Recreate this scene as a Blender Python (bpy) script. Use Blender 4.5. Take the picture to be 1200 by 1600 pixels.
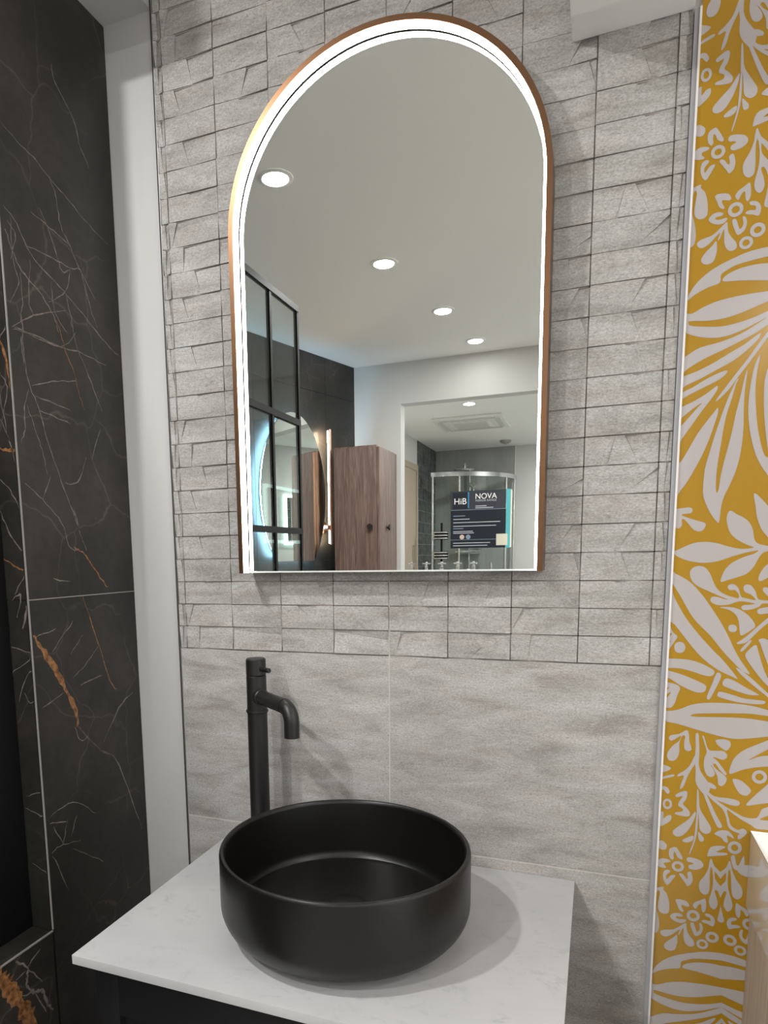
import bpy, bmesh, math, random
from mathutils import Vector, Matrix
from mathutils.geometry import tessellate_polygon
from math import sin, cos, pi, radians

# ------------------------------------------------------------------ scene, camera, light
for o in list(bpy.data.objects): bpy.data.objects.remove(o)
scene = bpy.context.scene
COL = scene.collection
vs = scene.view_settings
vs.view_transform = 'Standard'; vs.look = 'None'; vs.gamma = 1.0; vs.use_curve_mapping = False
vs.exposure = 0.29
scene.cycles.use_denoising = True
scene.cycles.max_bounces = 12; scene.cycles.diffuse_bounces = 6; scene.cycles.glossy_bounces = 6
scene.cycles.transmission_bounces = 8; scene.cycles.transparent_max_bounces = 12
scene.cycles.sample_clamp_indirect = 6.0; scene.cycles.caustics_reflective = False

cam_d = bpy.data.cameras.new('camera'); cam = bpy.data.objects.new('camera', cam_d); COL.objects.link(cam)
F_PX, PPX, PPY = 1072.88, 500.89, 1015.84
R3 = ((0.9281734, 0.3717261, -0.0177175), (0.0345386, -0.1334482, -0.9904538), (-0.3705419, 0.9187009, -0.1367020))
M = Matrix(((R3[0][0], -R3[1][0], -R3[2][0], 0.71889), (R3[0][1], -R3[1][1], -R3[2][1], -1.10789),
            (R3[0][2], -R3[1][2], -R3[2][2], 1.38953), (0, 0, 0, 1)))
cam.matrix_world = M
cam_d.sensor_fit = 'VERTICAL'; cam_d.sensor_height = 24.0; cam_d.lens = F_PX/1600*24.0
cam_d.shift_x = (600-PPX)/1600; cam_d.shift_y = (PPY-800)/1600
cam_d.clip_start = 0.02; cam_d.clip_end = 50
scene.camera = cam

world = bpy.data.worlds.new('world'); scene.world = world; world.use_nodes = True
bg = world.node_tree.nodes['Background']; bg.inputs[0].default_value = (1.0, 0.995, 0.985, 1); bg.inputs[1].default_value = 1.35

SPOT_W = 7
def lamp(name, loc, w, parent=None, dia=0.07, col=(1, .985, .965)):
    l = bpy.data.lights.new(name, 'AREA'); l.shape = 'DISK'; l.size = dia; l.energy = w; l.color = col
    o = bpy.data.objects.new(name, l); COL.objects.link(o); o.location = loc
    if parent: o.parent = parent
    return o

# ------------------------------------------------------------------ traced print data (1/10 mm on the wall)
FLORAL=[[(8421,19333),(8455,19292),(8495,19226),(8521,19172),(8504,19147),(8452,19178),(8421,19242),(8402,19256),(8396,19200),(8403,19150),(8381,19126),(8342,19169),(8333,19252),(8353,19305)],[(8571,19161),(8597,19199),(8678,19195),(8760,19167),(8799,19111),(8780,19058),(8715,19020),(8643,19012),(8606,19034),(8612,19076),(8665,19103),(8637,19123),(8591,19128)],[(8618,18974),(8646,18964),(8669,18872),(8656,18789),(8604,18742),(8574,18786),(8515,18866),(8485,18911),(8502,18932),(8539,18919),(8588,18856),(8605,18876),(8592,18946)],[(8344,18960),(8364,18932),(8320,18878),(8314,18821),(8332,18817),(8376,18876),(8421,18891),(8436,18873),(8398,18803),(8347,18721),(8309,18734),(8277,18799),(8269,18879),(8289,18943)],[(8146,19027),(8197,19098),(8251,19130),(8335,19122),(8360,19092),(8319,19072),(8278,19062),(8275,19033),(8304,19003),(8296,18980),(8211,18988)],[(8890,19223),(8917,19142),(8891,19063),(8890,18930),(8897,18805),(8887,18684),(8835,18646),(8779,18687),(8756,18768),(8769,18851),(8826,18954),(8864,19068),(8872,19161)],[(8918,19057),(8945,19041),(8962,18915),(9038,-18814),(9049,-18631),(8999,18737),(8964,18725),(9003,18603),(9013,18505),(8973,18437),(8917,18477),(8898,18567),(8922,18696),(8937,18807),(8934,18940)],[(8895,19222),(8941,19117),(9025,-19033),(9031,-18928),(8964,19018),(8908,19078)],[(9055,-18535),(9073,-18245),(9036,18261),(9025,18302),(9044,18423)],[(8182,19392),(8227,19411),(8285,19369),(8301,19327),(8281,19274),(8225,19267),(8168,19304),(8152,19341)],[(8284,18675),(8286,18630),(8336,18571),(8370,18457),(8381,18326),(8361,18261),(8296,18243),(8238,18284),(8220,18357),(8232,18483),(8241,18580),(8212,18606),(8180,18483),(8197,18331),(8232,18205),(8254,18051),(8236,17934),(8171,17905),(8146,17922),(8146,18275),(8146,18442),(8178,18533),(8194,18589),(8146,18551),(8146,18623),(8191,18649)],[(8146,18926),(8166,18871),(8159,18823),(8146,18799)],[(8456,18499),(8515,18517),(8608,18499),(8648,18432),(8613,18415),(8547,18432),(8545,18394),(8575,18339),(8558,18323),(8515,18351),(8483,18425)],[(8692,18463),(8726,18514),(8787,18550),(8848,18586),(8868,18477),(8859,18392),(8829,18364),(8808,18411),(8799,18490),(8764,18468),(8732,18402),(8704,18422)],[(8857,18344),(8888,18357),(8952,18335),(8991,18270),(8987,18194),(8962,18165),(8898,18191),(8829,18209),(8823,18234),(8867,18250),(8931,18243),(8928,18292),(8873,18312)],[(8790,18182),(8822,18176),(8844,18104),(8818,18011),(8747,17969),(8707,18040),(8674,18135),(8681,18173),(8718,18166),(8751,18072),(8771,18039),(8804,18091)],[(8396,18220),(8435,18277),(8509,18293),(8566,18267),(8549,18241),(8484,18233),(8476,18210),(8523,18197),(8596,18208),(8616,18189),(8572,18143),(8498,18142),(8431,18174)],[(8618,18145),(8634,18034),(8675,17958),(8734,17878),(8738,17809),(8684,17783),(8627,17818),(8595,17902),(8587,18042),(8577,18064),(8536,17952),(8518,17955),(8541,18030),(8505,18007),(8435,17930),(8353,17879),(8295,17894),(8273,17948),(8328,17988),(8449,18017),(8538,18090),(8591,18140)],[(8500,17939),(8515,17837),(8505,17759),(8476,17683),(8402,17660),(8343,17695),(8336,17746),(8384,17819),(8456,17887)],[(8188,17256),(8245,17376),(8353,17501),(8526,17615),(8780,17713),(8924,17748),(9102,-17766),(9109,-17648),(8931,17629),(8750,17599),(8651,17555),(8579,17506),(8570,17407),(8436,17367),(8296,17307),(8213,17247)],[(8605,17452),(8663,17503),(8799,17551),(8979,17571),(9114,-17564),(9127,-17351),(8945,17379),(8780,17400),(8621,17414)],[(8146,17062),(8261,17060),(8401,17128),(8587,17183),(8864,17212),(9136,-17217),(9143,-17092),(9010,17046),(8831,16986),(8647,16946),(8458,16941),(8246,16964),(8223,16937),(8259,16901),(8434,16867),(8624,16847),(8810,16868),(8973,16906),(9151,-16972),(9155,-16901),(9023,16839),(8889,16777),(8706,16719),(8518,16712),(8324,16758),(8175,16829),(8146,16865)],[(8149,16455),(8238,16528),(8380,16605),(8616,16648),(8846,16721),(9024,16819),(9155,-16901),(9161,-16801),(9030,16718),(8851,16629),(8669,16549),(8436,16453),(8247,16349),(8148,16276)],[(8146,16223),(8347,16296),(8536,16379),(8719,16482),(8900,16582),(9032,16677),(9086,16700),(9037,16606),(8906,16480),(8772,16383),(8588,16290),(8401,16196),(8258,16137),(8146,16096)],[(9166,-16720),(9170,-16649),(9087,16519),(8961,16330),(8849,16168),(8745,16013),(8619,15885),(8609,15901),(8688,16019),(8828,16222),(8957,16402),(9066,16572)],[(8146,16016),(8309,16089),(8497,16196),(8684,16269),(8723,16249),(8642,16170),(8483,16092),(8313,16015),(8146,15935)],[(8146,15812),(8318,15897),(8479,15988),(8590,16071),(8614,16079),(8612,16027),(8541,15908),(8424,15739),(8315,15567),(8214,15413),(8146,15310),(8146,15527),(8233,15627),(8354,15777),(8437,15876),(8323,15801),(8229,15724),(8146,15678)],[(8634,15794),(8638,15720),(8606,15585),(8558,15408),(8490,15209),(8402,15010),(8312,14829),(8228,14702),(8147,14595),(8153,15014),(8228,15119),(8319,15297),(8408,15473),(8508,15625),(8589,15735)],[(8622,14376),(8556,14510),(8515,14644),(8511,14808),(8521,15002),(8560,15183),(8607,15394),(8655,15581),(8702,15756),(8767,15959),(8833,16129),(8860,16146),(8835,16087),(8790,15884),(8744,15700),(8716,15502),(8698,15312),(8679,15132),(8665,14939),(8666,14745),(8678,14658),(8702,14700),(8713,14850),(8741,15042),(8786,15274),(8822,15483),(8856,15721),(8899,15956),(8926,16139),(8948,16240),(8958,16228),(8942,16014),(8942,15765),(8953,15503),(8941,15210),(8899,14957),(8834,14758),(8775,14609),(8744,14459),(8740,14350),(8734,14284),(8722,14245),(8691,14275)],[(9092,16437),(9044,16321),(9016,16171),(8994,15916),(9000,15656),(9044,15391),(9114,15145),(9199,14971),(9280,-14850),(9265,-15092),(9227,15116),(9183,15224),(9122,15479),(9083,15752),(9063,16012),(9069,16216),(9087,16367)],[(9161,16053),(9175,15744),(9213,15430),(9261,-15155),(9194,-16253),(9179,16204)],[(9126,14627),(9200,14572),(9305,-14448),(9330,-14027),(9266,14107),(9223,14185),(9177,14325),(9154,14463)],[(8161,14442),(8264,14463),(8354,14472),(8395,14445),(8386,14395),(8324,14385),(8279,14381),(8268,14362),(8362,14321),(8477,14279),(8557,14251),(8570,14213),(8540,14151),(8484,14134),(8415,14168),(8354,14245),(8294,14311),(8266,14299),(8275,14235),(8242,14186),(8196,14200),(8179,14302)],[(8869,14407),(8938,14356),(9038,14297),(9107,14220),(9145,14133),(9168,14010),(9220,13947),(9337,-13914),(9341,-13846),(9281,13822),(9232,13749),(9185,13638),(9104,13539),(8987,13489),(8878,13452),(8802,13427),(8799,13478),(8837,13591),(8920,13691),(9047,13764),(9174,13812),(9226,13854),(9172,13849),(9066,13826),(8915,13779),(8753,13718),(8586,13695),(8414,13717),(8262,13776),(8178,13849),(8257,13892),(8380,13953),(8481,13983),(8604,13986),(8728,13964),(8864,13917),(8997,13884),(9084,13882),(9169,13899),(9081,13938),(8957,14015),(8875,14104),(8837,14205),(8820,14304),(8833,14378)],[(9352,-13673),(9304,13624),(9256,13525),(9250,13451),(9283,13438),(9363,-13488)],[(8153,13578),(8251,13532),(8381,13454),(8490,13350),(8612,13196),(8722,13030),(8833,12851),(8921,12685),(9022,12468),(9108,12316),(9217,12153),(9196,12139),(9104,12199),(8973,12337),(8865,12463),(8707,12667),(8538,12845),(8427,13000),(8313,13207),(8211,13376),(8149,13454)],[(8148,13350),(8245,13168),(8359,12960),(8484,12779),(8619,12612),(8764,12446),(8884,12320),(9078,12068),(9010,12090),(8836,12174),(8657,12311),(8536,12438),(8387,12632),(8250,12813),(8162,12917)],[(8509,13652),(8589,13632),(8661,13542),(8713,13414),(8775,13312),(8890,13236),(9025,13192),(8938,13173),(8836,13210),(8675,13286),(8523,13363),(8440,13440),(8406,13544),(8431,13620)],[(8681,13171),(8701,13216),(8769,13216),(8860,13185),(8937,13185),(9025,13199),(9021,13262),(8975,13313),(8919,13312),(8884,13350),(8904,13389),(8959,13395),(9017,13338),(9056,13224),(9124,13199),(9234,13175),(9175,13250),(9097,13288),(9077,13351),(9102,13388),(9168,13376),(9227,13288),(9254,13200),(9309,13176),(9383,-13170),(9385,-13132),(9312,13125),(9282,13087),(9198,13048),(9100,13035),(9065,13072),(9096,13104),(9172,13111),(9226,13125),(9126,13149),(9027,13154),(8908,13109),(8786,13101),(8706,13132)],[(9372,-13345),(9320,13351),(9312,13301),(9379,-13226)],[(9388,-13082),(9294,13062),(9259,13024),(9289,12980),(9393,-12994)],[(8804,13069),(8910,13077),(9011,13059),(9102,13009),(9183,12934),(9249,12827),(9214,12769),(9088,12677),(9060,12779),(9042,12893),(8993,12982),(8912,13039)],[(8925,12801),(8968,12831),(9019,12810),(9028,12752),(8997,12723),(8940,12737)],[(9401,-12862),(9302,12759),(9200,12629),(9138,12575),(9062,12554),(9038,12572),(9091,12613),(9175,12692),(9277,12809),(9397,-12938)],[(9088,12471),(9160,12576),(9201,12616),(9214,12591),(9122,12459)],[(8167,12825),(8231,12707),(8293,12642),(8261,12575),(8217,12494),(8173,12426),(8155,12438),(8161,12559),(8214,12560),(8165,12612),(8221,12680),(8166,12705)],[(8259,12482),(8274,12542),(8326,12567),(8379,12546),(8402,12487),(8385,12427),(8334,12402),(8280,12423)],[(8161,12305),(8308,12317),(8485,12304),(8638,12251),(8767,12178),(8787,12132),(8749,12084),(8646,12093),(8528,12133),(8374,12173),(8256,12181),(8160,12184)],[(8163,12137),(8270,12121),(8414,12075),(8557,12015),(8676,11955),(8696,11903),(8670,11848),(8589,11836),(8483,11870),(8350,11937),(8240,12012),(8155,12048)],[(8159,11961),(8242,11958),(8327,11929),(8364,11884),(8334,11788),(8304,11664),(8259,11593),(8188,11588),(8161,11641),(8193,11725),(8249,11823),(8167,11778),(8165,11818),(8222,11890),(8162,11886)],[(8838,12141),(8875,12084),(8816,11909),(8755,11759),(8721,11744),(8713,11797),(8767,11973),(8805,12107)],[(8901,12019),(8944,12061),(9047,12027),(9185,11943),(9334,11860),(9335,11841),(9224,11841),(9077,11884),(8928,11942),(8898,11973)],[(8843,11831),(8875,11866),(9024,11829),(9195,11780),(9405,11767),(9434,11736),(9397,11714),(9254,11712),(9086,11727),(8914,11769),(8845,11798)],[(9047,12216),(9116,12187),(9220,12101),(9325,12003),(9462,-11868),(9465,-11816),(9376,11889),(9248,11999),(9119,12122)],[(9153,12409),(9188,12474),(9270,12554),(9309,12453),(9377,12238),(9449,-12074),(9456,-11971),(9365,12069),(9246,12232),(9173,12345)],[(9299,12619),(9324,12569),(9377,12417),(9438,-12266),(9416,-12622),(9352,12646)],[(8155,11524),(8285,11547),(8402,11589),(8517,11650),(8690,11689),(8918,11703),(9144,11698),(9311,11676),(9476,-11635),(9481,-11550),(9262,11568),(9039,11559),(8755,11539),(8582,11520),(8513,11488),(8584,11477),(8758,11485),(9043,11499),(9267,11496),(9486,-11472),(9499,-11257),(9338,11224),(9172,11196),(9037,11192),(8829,11228),(8594,11290),(8354,11354),(8166,11394)],[(8477,11268),(8509,11216),(8520,11107),(8548,11027),(8551,10973),(8504,10955),(8461,10992),(8456,11101),(8464,11171),(8428,11181),(8392,11068),(8398,10945),(8378,10846),(8333,10793),(8272,10794),(8240,10847),(8254,10932),(8321,11035),(8384,11095),(8410,11180),(8330,11118),(8283,11094),(8251,11125),(8279,11176),(8385,11205)],[(8597,11216),(8632,11226),(8645,11131),(8659,10928),(8661,10763),(8696,10657),(8772,10541),(8823,10464),(8806,10351),(8761,10318),(8698,10381),(8633,10498),(8624,10677),(8606,10813),(8607,11019)],[(8602,10895),(8618,10800),(8555,10656),(8513,10541),(8482,10426),(8437,10365),(8440,10435),(8475,10578),(8398,10556),(8397,10591),(8483,10662),(8550,10752)],[(8686,11189),(8710,11184),(8771,11006),(8865,10994),(8957,10996),(9011,10947),(9002,10892),(8952,10867),(8870,10893),(8836,10890),(8896,10841),(8971,10740),(9021,10663),(8999,10647),(8925,10721),(8875,10798),(8841,10781),(8903,10706),(8999,10634),(9026,10568),(8985,10482),(8926,10489),(8908,10610),(8843,10740),(8807,10778),(8857,10701),(8872,10634),(8828,10595),(8768,10623),(8728,10729),(8726,10866),(8751,10950),(8735,11030)],[(8856,11149),(8947,11171),(9028,11151),(9049,11085),(9002,11007),(8943,11035),(8883,11084)],[(9060,10667),(9065,10790),(9109,10916),(9215,11033),(9366,11127),(9502,-11205),(9510,-11073),(9407,10997),(9280,10892),(9409,10958),(9516,-10981),(9526,-10823),(9364,10793),(9199,10736)],[(8167,10714),(8240,10708),(8302,10672),(8244,10624),(8166,10602)],[(8175,10525),(8331,10584),(8338,10550),(8177,10497)],[(9101,10596),(9210,10579),(9323,10477),(9332,10421),(9282,10365),(9197,10391),(9130,10499)],[(9290,10222),(9366,10353),(9541,-10573),(9558,-10290),(9419,10252)],[(8651,10518),(8751,10515),(8781,10401),(8885,10311),(9057,10302),(9166,10286),(9211,10248),(9183,10201),(9086,10204),(8962,10240),(8912,10256),(9040,10169),(9165,10098),(9289,10041),(9431,10052),(9483,10181),(9562,-10234),(9569,-10106),(9468,10035),(9574,-10028),(9582,-9892),(9441,9887),(9367,9935),(9255,9993),(9130,10078),(9054,10127),(9085,10000),(9115,9901),(9204,9840),(9274,9872),(9326,9813),(9270,9732),(9224,9697),(9209,9753),(9231,9785),(9144,9817),(9080,9882),(9047,10024),(8993,10134),(8890,10224),(8798,10315),(8757,10384),(8841,10203),(8925,10023),(9007,9872),(8972,9838),(8933,9877),(8849,10057),(8749,10310),(8706,10422),(8653,10489)],[(8764,10501),(8825,10508),(8895,10458),(8891,10421),(8829,10429),(8779,10445)],[(8379,10274),(8447,10326),(8515,10349),(8536,10299),(8516,10208),(8481,10145),(8534,10092),(8582,10023),(8566,9962),(8477,9958),(8387,9976),(8398,10007),(8474,10024),(8484,10071),(8425,10108),(8429,10168),(8475,10263),(8400,10239)],[(8175,10377),(8252,10386),(8300,10317),(8270,10276),(8215,10337),(8184,10318)],[(8181,9957),(8231,9994),(8236,9889),(8285,9940),(8337,9947),(8334,9871),(8266,9802),(8189,9769)],[(8658,10372),(8677,10367),(8689,10258),(8710,10099),(8806,9934),(8867,9824),(8853,9747),(8792,9724),(8726,9775),(8708,9891),(8687,10052),(8668,10064)],[(8650,10047),(8654,9973),(8599,9802),(8516,9671),(8441,9630),(8383,9652),(8373,9711),(8446,9796),(8568,9917)],[(8669,10034),(8688,10037),(8690,9740),(8662,9556),(8613,9383),(8606,9412),(8657,9645)],[(8703,9742),(8756,9689),(8783,9648),(8773,9602),(8722,9610)],[(8637,9672),(8646,9614),(8585,9560),(8509,9564),(8520,9603)],[(8915,9741),(8986,9803),(9096,9803),(9169,9703),(9113,9725),(9076,9734),(9093,9634),(9044,9641),(9004,9695)],[(8840,9388),(8877,9528),(8999,9568),(9067,9556),(9002,9502),(8955,9465),(9078,9469),(9092,9441),(8982,9409),(8884,9387)],[(9142,9419),(9190,9441),(9214,9327),(9246,9302),(9288,9427),(9311,9445),(9315,9268),(9226,9225),(9175,9276)]]
RINGS=[(8463,19032,83,83,42,39),(8704,18287,89,91,46,44),(8970,17993,88,88,43,41),(8847,17857,80,79,41,40),(9427,10659,94,100,50,51),(8277,10120,64,82,32,45),(9183,9566,90,99,46,50)]
VEINS=[('n','g',17.0,[(-2524,20299),(-2122,20158),(-1855,20098),(-1581,19982),(-1179,19834),(-790,19670),(-192,19496)]),('n','g',16.2,[(-1354,21744),(-1287,21490),(-929,21211),(-801,20865),(-578,20578)]),('n','g',16.7,[(-1581,19982),(-1454,19764),(-1382,19337),(-1208,19121),(-994,18829),(-607,18411)]),('n','g',16.8,[(-2580,19131),(-2340,18973),(-2105,18631),(-1696,18427),(-1214,18219),(-612,17875)]),('n','g',20.8,[(-2582,18805),(-2479,18563),(-2306,18314),(-1979,18129),(-1679,17841),(-1587,17606)]),('n','g',19.5,[(-2343,18277),(-2332,17892),(-2394,17604),(-2365,17391)]),('n','g',16.2,[(-2199,18717),(-1701,18755),(-1244,18740),(-953,18816)]),('n','g',16.2,[(-1852,19418),(-1693,19211),(-1510,18800),(-1413,18615),(-1207,18713)]),('n','g',16.2,[(-1208,18700),(-1362,18331),(-1773,18018)]),('n','g',16.2,[(-956,18788),(-755,18226),(-604,17962)]),('n','g',16.2,[(-2042,19264),(-1658,19200),(-1169,19109)]),('n','g',16.2,[(-1704,18347),(-1635,17906),(-1387,17661)]),('n','g',16.2,[(-1368,18277),(-1220,17734)]),('n','g',16.2,[(-2593,17424),(-2127,17708),(-1394,18005)]),('n','g',16.2,[(-2462,19041),(-2474,18446),(-2393,18115),(-2592,17762)]),('n','g',16.2,[(-2536,18940),(-2391,18787),(-2527,18403)]),('n','g',16.2,[(-2115,18529),(-2209,17931),(-2127,17708)]),('n','g',17.5,[(-2359,17580),(-2391,17261),(-2342,16671),(-2157,16307),(-1984,15730),(-1756,15189),(-1476,14592),(-1261,14052)]),('n','g',16.2,[(-1289,17892),(-1159,17475),(-852,16964),(-612,16530)]),('n','g',16.2,[(-889,18009),(-403,17760),(-20,17612)]),('n','g',16.2,[(-2569,17392),(-2123,17412),(-1584,17393),(-1033,17420),(-440,17357)]),('n','g',16.2,[(-2353,16563),(-2456,16252),(-2488,15929),(-2582,15703)]),('n','g',16.2,[(-2414,16313),(-2266,15964),(-2146,15653),(-2067,15274)]),('n','g',16.2,[(-2273,16633),(-1802,16788),(-1254,16921)]),('n','g',16.2,[(-2214,16485),(-1431,16412)]),('n','g',16.2,[(-2160,16280),(-1453,16178)]),('n','g',17.2,[(-2572,15090),(-2223,14870),(-1821,14520),(-1690,14141),(-1483,14052)]),('n','g',16.2,[(-689,16211),(-977,15624)]),('n','g',16.2,[(-1109,15669),(-1372,15224),(-1674,15182)]),('n','g',16.2,[(-2010,15265),(-2204,14871)]),('n','g',16.2,[(-1502,14770),(-1372,14295)]),('n','g',16.2,[(-2113,13590),(-1708,13515)]),('n','g',16.2,[(-2548,17423),(-2375,17421),(-1584,17393),(-1178,17726)]),('n','g',16.2,[(-2419,17331),(-2407,16919)]),('n','o',13.4,[(-1625,17794),(-1526,17574),(-1448,17316),(-1283,17072),(-1187,16718),(-1078,16476)]),('n','o',28.4,[(-1565,14112),(-1440,14052),(-1270,13960),(-1063,13708),(-756,13377)]),('n','o',101.2,[(-2622,12711),(-2423,12403),(-2157,12008),(-1964,11641),(-1805,11337),(-1765,11002)]),('n','p',31.8,[(-1765,11002),(-1520,10713),(-1136,10358),(-874,10229)]),('n','o',18.2,[(-1430,13254),(-1230,12726),(-1065,12287),(-852,11681),(-653,11424)]),('n','g',21.9,[(-874,10229),(-581,9665),(-135,8477)]),('n','g',20.0,[(-197,11299),(-627,11084),(-1120,10536)]),('n','g',16.2,[(-1113,12329),(-1496,12035),(-1801,11881)]),('n','g',16.2,[(-1624,11713),(-1058,11789)]),('n','g',16.2,[(-2554,11499),(-2055,11659)]),('n','g',16.2,[(-2584,12676),(-2129,12752)]),('n','g',16.2,[(-1709,12841),(-2253,12380)]),('n','g',16.2,[(-1493,12583),(-1809,12285)]),('n','g',16.2,[(-2565,9627),(-2009,9700),(-1448,9284)]),('n','g',16.2,[(-2575,9530),(-2178,9413)]),('n','g',16.2,[(-2496,9432),(-2306,9047)]),('n','g',16.2,[(-2175,9447),(-2306,9047)]),('n','g',16.2,[(-2583,8991),(-2398,9050),(-1886,8945)]),('n','g',16.2,[(-2086,8885),(-1325,8302)]),('n','g',16.2,[(-2565,8949),(-2249,8177)]),('n','g',16.2,[(-1837,11002),(-1717,10729),(-1517,10748)]),('n','g',16.2,[(-1938,9428),(-2113,9108)]),('r','o',80.5,[(-1378,17284),(-1256,16836),(-1177,16417)]),('r','o',59.7,[(-1557,15637),(-1316,15593),(-1192,15584)]),('r','o',25.0,[(-1638,13922),(-1392,13807),(-1234,13750)]),('r','g',16.4,[(-1440,16443),(-1359,15860),(-1203,15294)]),('r','g',16.5,[(-1577,15182),(-1379,14983),(-1212,14679)]),('r','g',20.8,[(-1629,14695),(-1450,14305),(-1239,14053)]),('r','g',16.7,[(-1456,13360),(-1224,13667)]),('r','g',15.9,[(-1353,17255),(-1176,17434)]),('r','g',13.0,[(-1407,16750),(-1288,16531),(-1397,16178)]),('r','g',13.0,[(-1480,16081),(-1305,15698)]),('r','g',37.0,[(-1226,13178),(-1343,12807)]),('r','g',18.9,[(-1616,12518),(-1205,12376),(-1662,12072)]),('r','g',13.9,[(-1546,11598),(-1337,12056),(-1190,12126)]),('r','g',14.0,[(-1407,11767),(-1341,11612),(-1198,11621)]),('r','g',14.3,[(-1541,9993),(-1242,10094)]),('r','g',19.1,[(-1583,9787),(-1281,9691),(-1218,9699)]),('r','g',14.5,[(-1532,8809),(-1230,8686)]),('r','g',23.2,[(-1538,13268),(-1327,13361),(-1445,12991)]),('n','o',245.3,[(-3924,7748),(-3787,7487),(-3702,7289),(-3602,7006),(-3416,6660),(-3287,6344),(-3131,6022)]),('n','g',54.7,[(-3500,7585),(-3301,7355),(-3294,7201),(-3329,7073),(-3190,6853),(-3011,6757),(-2939,6497),(-2813,6275)]),('n','g',23.3,[(-3301,7355),(-2986,7491)]),('n','g',22.3,[(-3328,7315),(-3554,7269)]),('n','g',23.4,[(-3282,7325),(-2995,6921)]),('n','g',22.6,[(-3190,6853),(-3433,6934)]),('n','g',30.4,[(-3190,6853),(-2954,6350)])]
# ------------------------------------------------------------------ materials
MAT = {}
def nodes(name):
    m = bpy.data.materials.new(name); m.use_nodes = True
    nt = m.node_tree; b = nt.nodes['Principled BSDF']; MAT[name] = m
    return m, nt, b
def plain(name, col, rough=.5, metal=0, spec=.5, coat=0):
    m, nt, b = nodes(name)
    b.inputs['Base Color'].default_value = (*col, 1); b.inputs['Roughness'].default_value = rough
    b.inputs['Metallic'].default_value = metal; b.inputs['Specular IOR Level'].default_value = spec
    b.inputs['Coat Weight'].default_value = coat
    return m
def pos(nt, scale=(1, 1, 1), obj=False):
    if obj:
        t = nt.nodes.new('ShaderNodeTexCoord'); out = t.outputs['Object']
    else:
        t = nt.nodes.new('ShaderNodeNewGeometry'); out = t.outputs['Position']
    mp = nt.nodes.new('ShaderNodeMapping'); mp.inputs['Scale'].default_value = scale
    nt.links.new(out, mp.inputs['Vector']); return mp.outputs['Vector']
def noise(nt, vec, scale, detail=4, rough=.55, dist=0):
    n = nt.nodes.new('ShaderNodeTexNoise'); n.inputs['Scale'].default_value = scale
    n.inputs['Detail'].default_value = detail; n.inputs['Roughness'].default_value = rough; n.inputs['Distortion'].default_value = dist
    nt.links.new(vec, n.inputs['Vector']); return n.outputs['Fac']
def ramp(nt, fac, stops):
    r = nt.nodes.new('ShaderNodeValToRGB'); nt.links.new(fac, r.inputs[0]); e = r.color_ramp.elements
    while len(e) < len(stops): e.new(.5)
    for i, (p_, c) in enumerate(stops):
        e[i].position = p_; e[i].color = (*c, 1) if len(c) == 3 else c
    return r.outputs[0]
def mixc(nt, fac, a, b, mode='MIX'):
    n = nt.nodes.new('ShaderNodeMix'); n.data_type = 'RGBA'; n.blend_type = mode
    for s, v in ((0, fac), (6, a), (7, b)):
        if hasattr(v, 'is_linked') or isinstance(v, bpy.types.NodeSocket): nt.links.new(v, n.inputs[s])
        elif s == 0: n.inputs[s].default_value = v
        else: n.inputs[s].default_value = (*v, 1)
    return n.outputs[2]
def bump(nt, b, h, strength, dist=.001):
    n = nt.nodes.new('ShaderNodeBump'); n.inputs['Strength'].default_value = strength; n.inputs['Distance'].default_value = dist
    nt.links.new(h, n.inputs['Height']); nt.links.new(n.outputs[0], b.inputs['Normal'])

def mat_stone_tile():
    m, nt, b = nodes('grey_stone_tile')
    st = noise(nt, pos(nt, (4, 4, 15)), 2.1, 5, .6, .5); tint = noise(nt, pos(nt, (3.2, 3.2, 13)), 2.6, 3, .5, .3)
    scr = noise(nt, pos(nt, (34, 34, 150)), 3.0, 4, .75, .4); fine = noise(nt, pos(nt, (1, 1, 1.6)), 300, 3, .7)
    base = ramp(nt, st, [(.32, (.345, .325, .31)), (.46, (.45, .435, .42)), (.58, (.52, .51, .50)), (.70, (.575, .57, .565))])
    tc = ramp(nt, tint, [(.34, (.66, .60, .565)), (.47, (.64, .62, .60)), (.55, (.60, .625, .595)), (.68, (.585, .62, .60))])
    c = mixc(nt, .45, base, tc, 'MULTIPLY'); c = mixc(nt, 1.0, c, (1.04, 1.035, 1.03), 'MULTIPLY')
    c = mixc(nt, ramp(nt, scr, [(.31, (.85, .85, .85)), (.45, (0, 0, 0))]), c, (.25, .225, .21))
    c = mixc(nt, ramp(nt, scr, [(.56, (0, 0, 0)), (.72, (.55, .55, .55))]), c, (.62, .60, .58))
    g = mixc(nt, .6, c, ramp(nt, fine, [(.34, (.3, .3, .3)), (.7, (.72, .72, .72))]), 'OVERLAY')
    nt.links.new(g, b.inputs['Base Color']); b.inputs['Roughness'].default_value = .62
    bump(nt, b, scr, .3, .0012)
    return m
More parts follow.
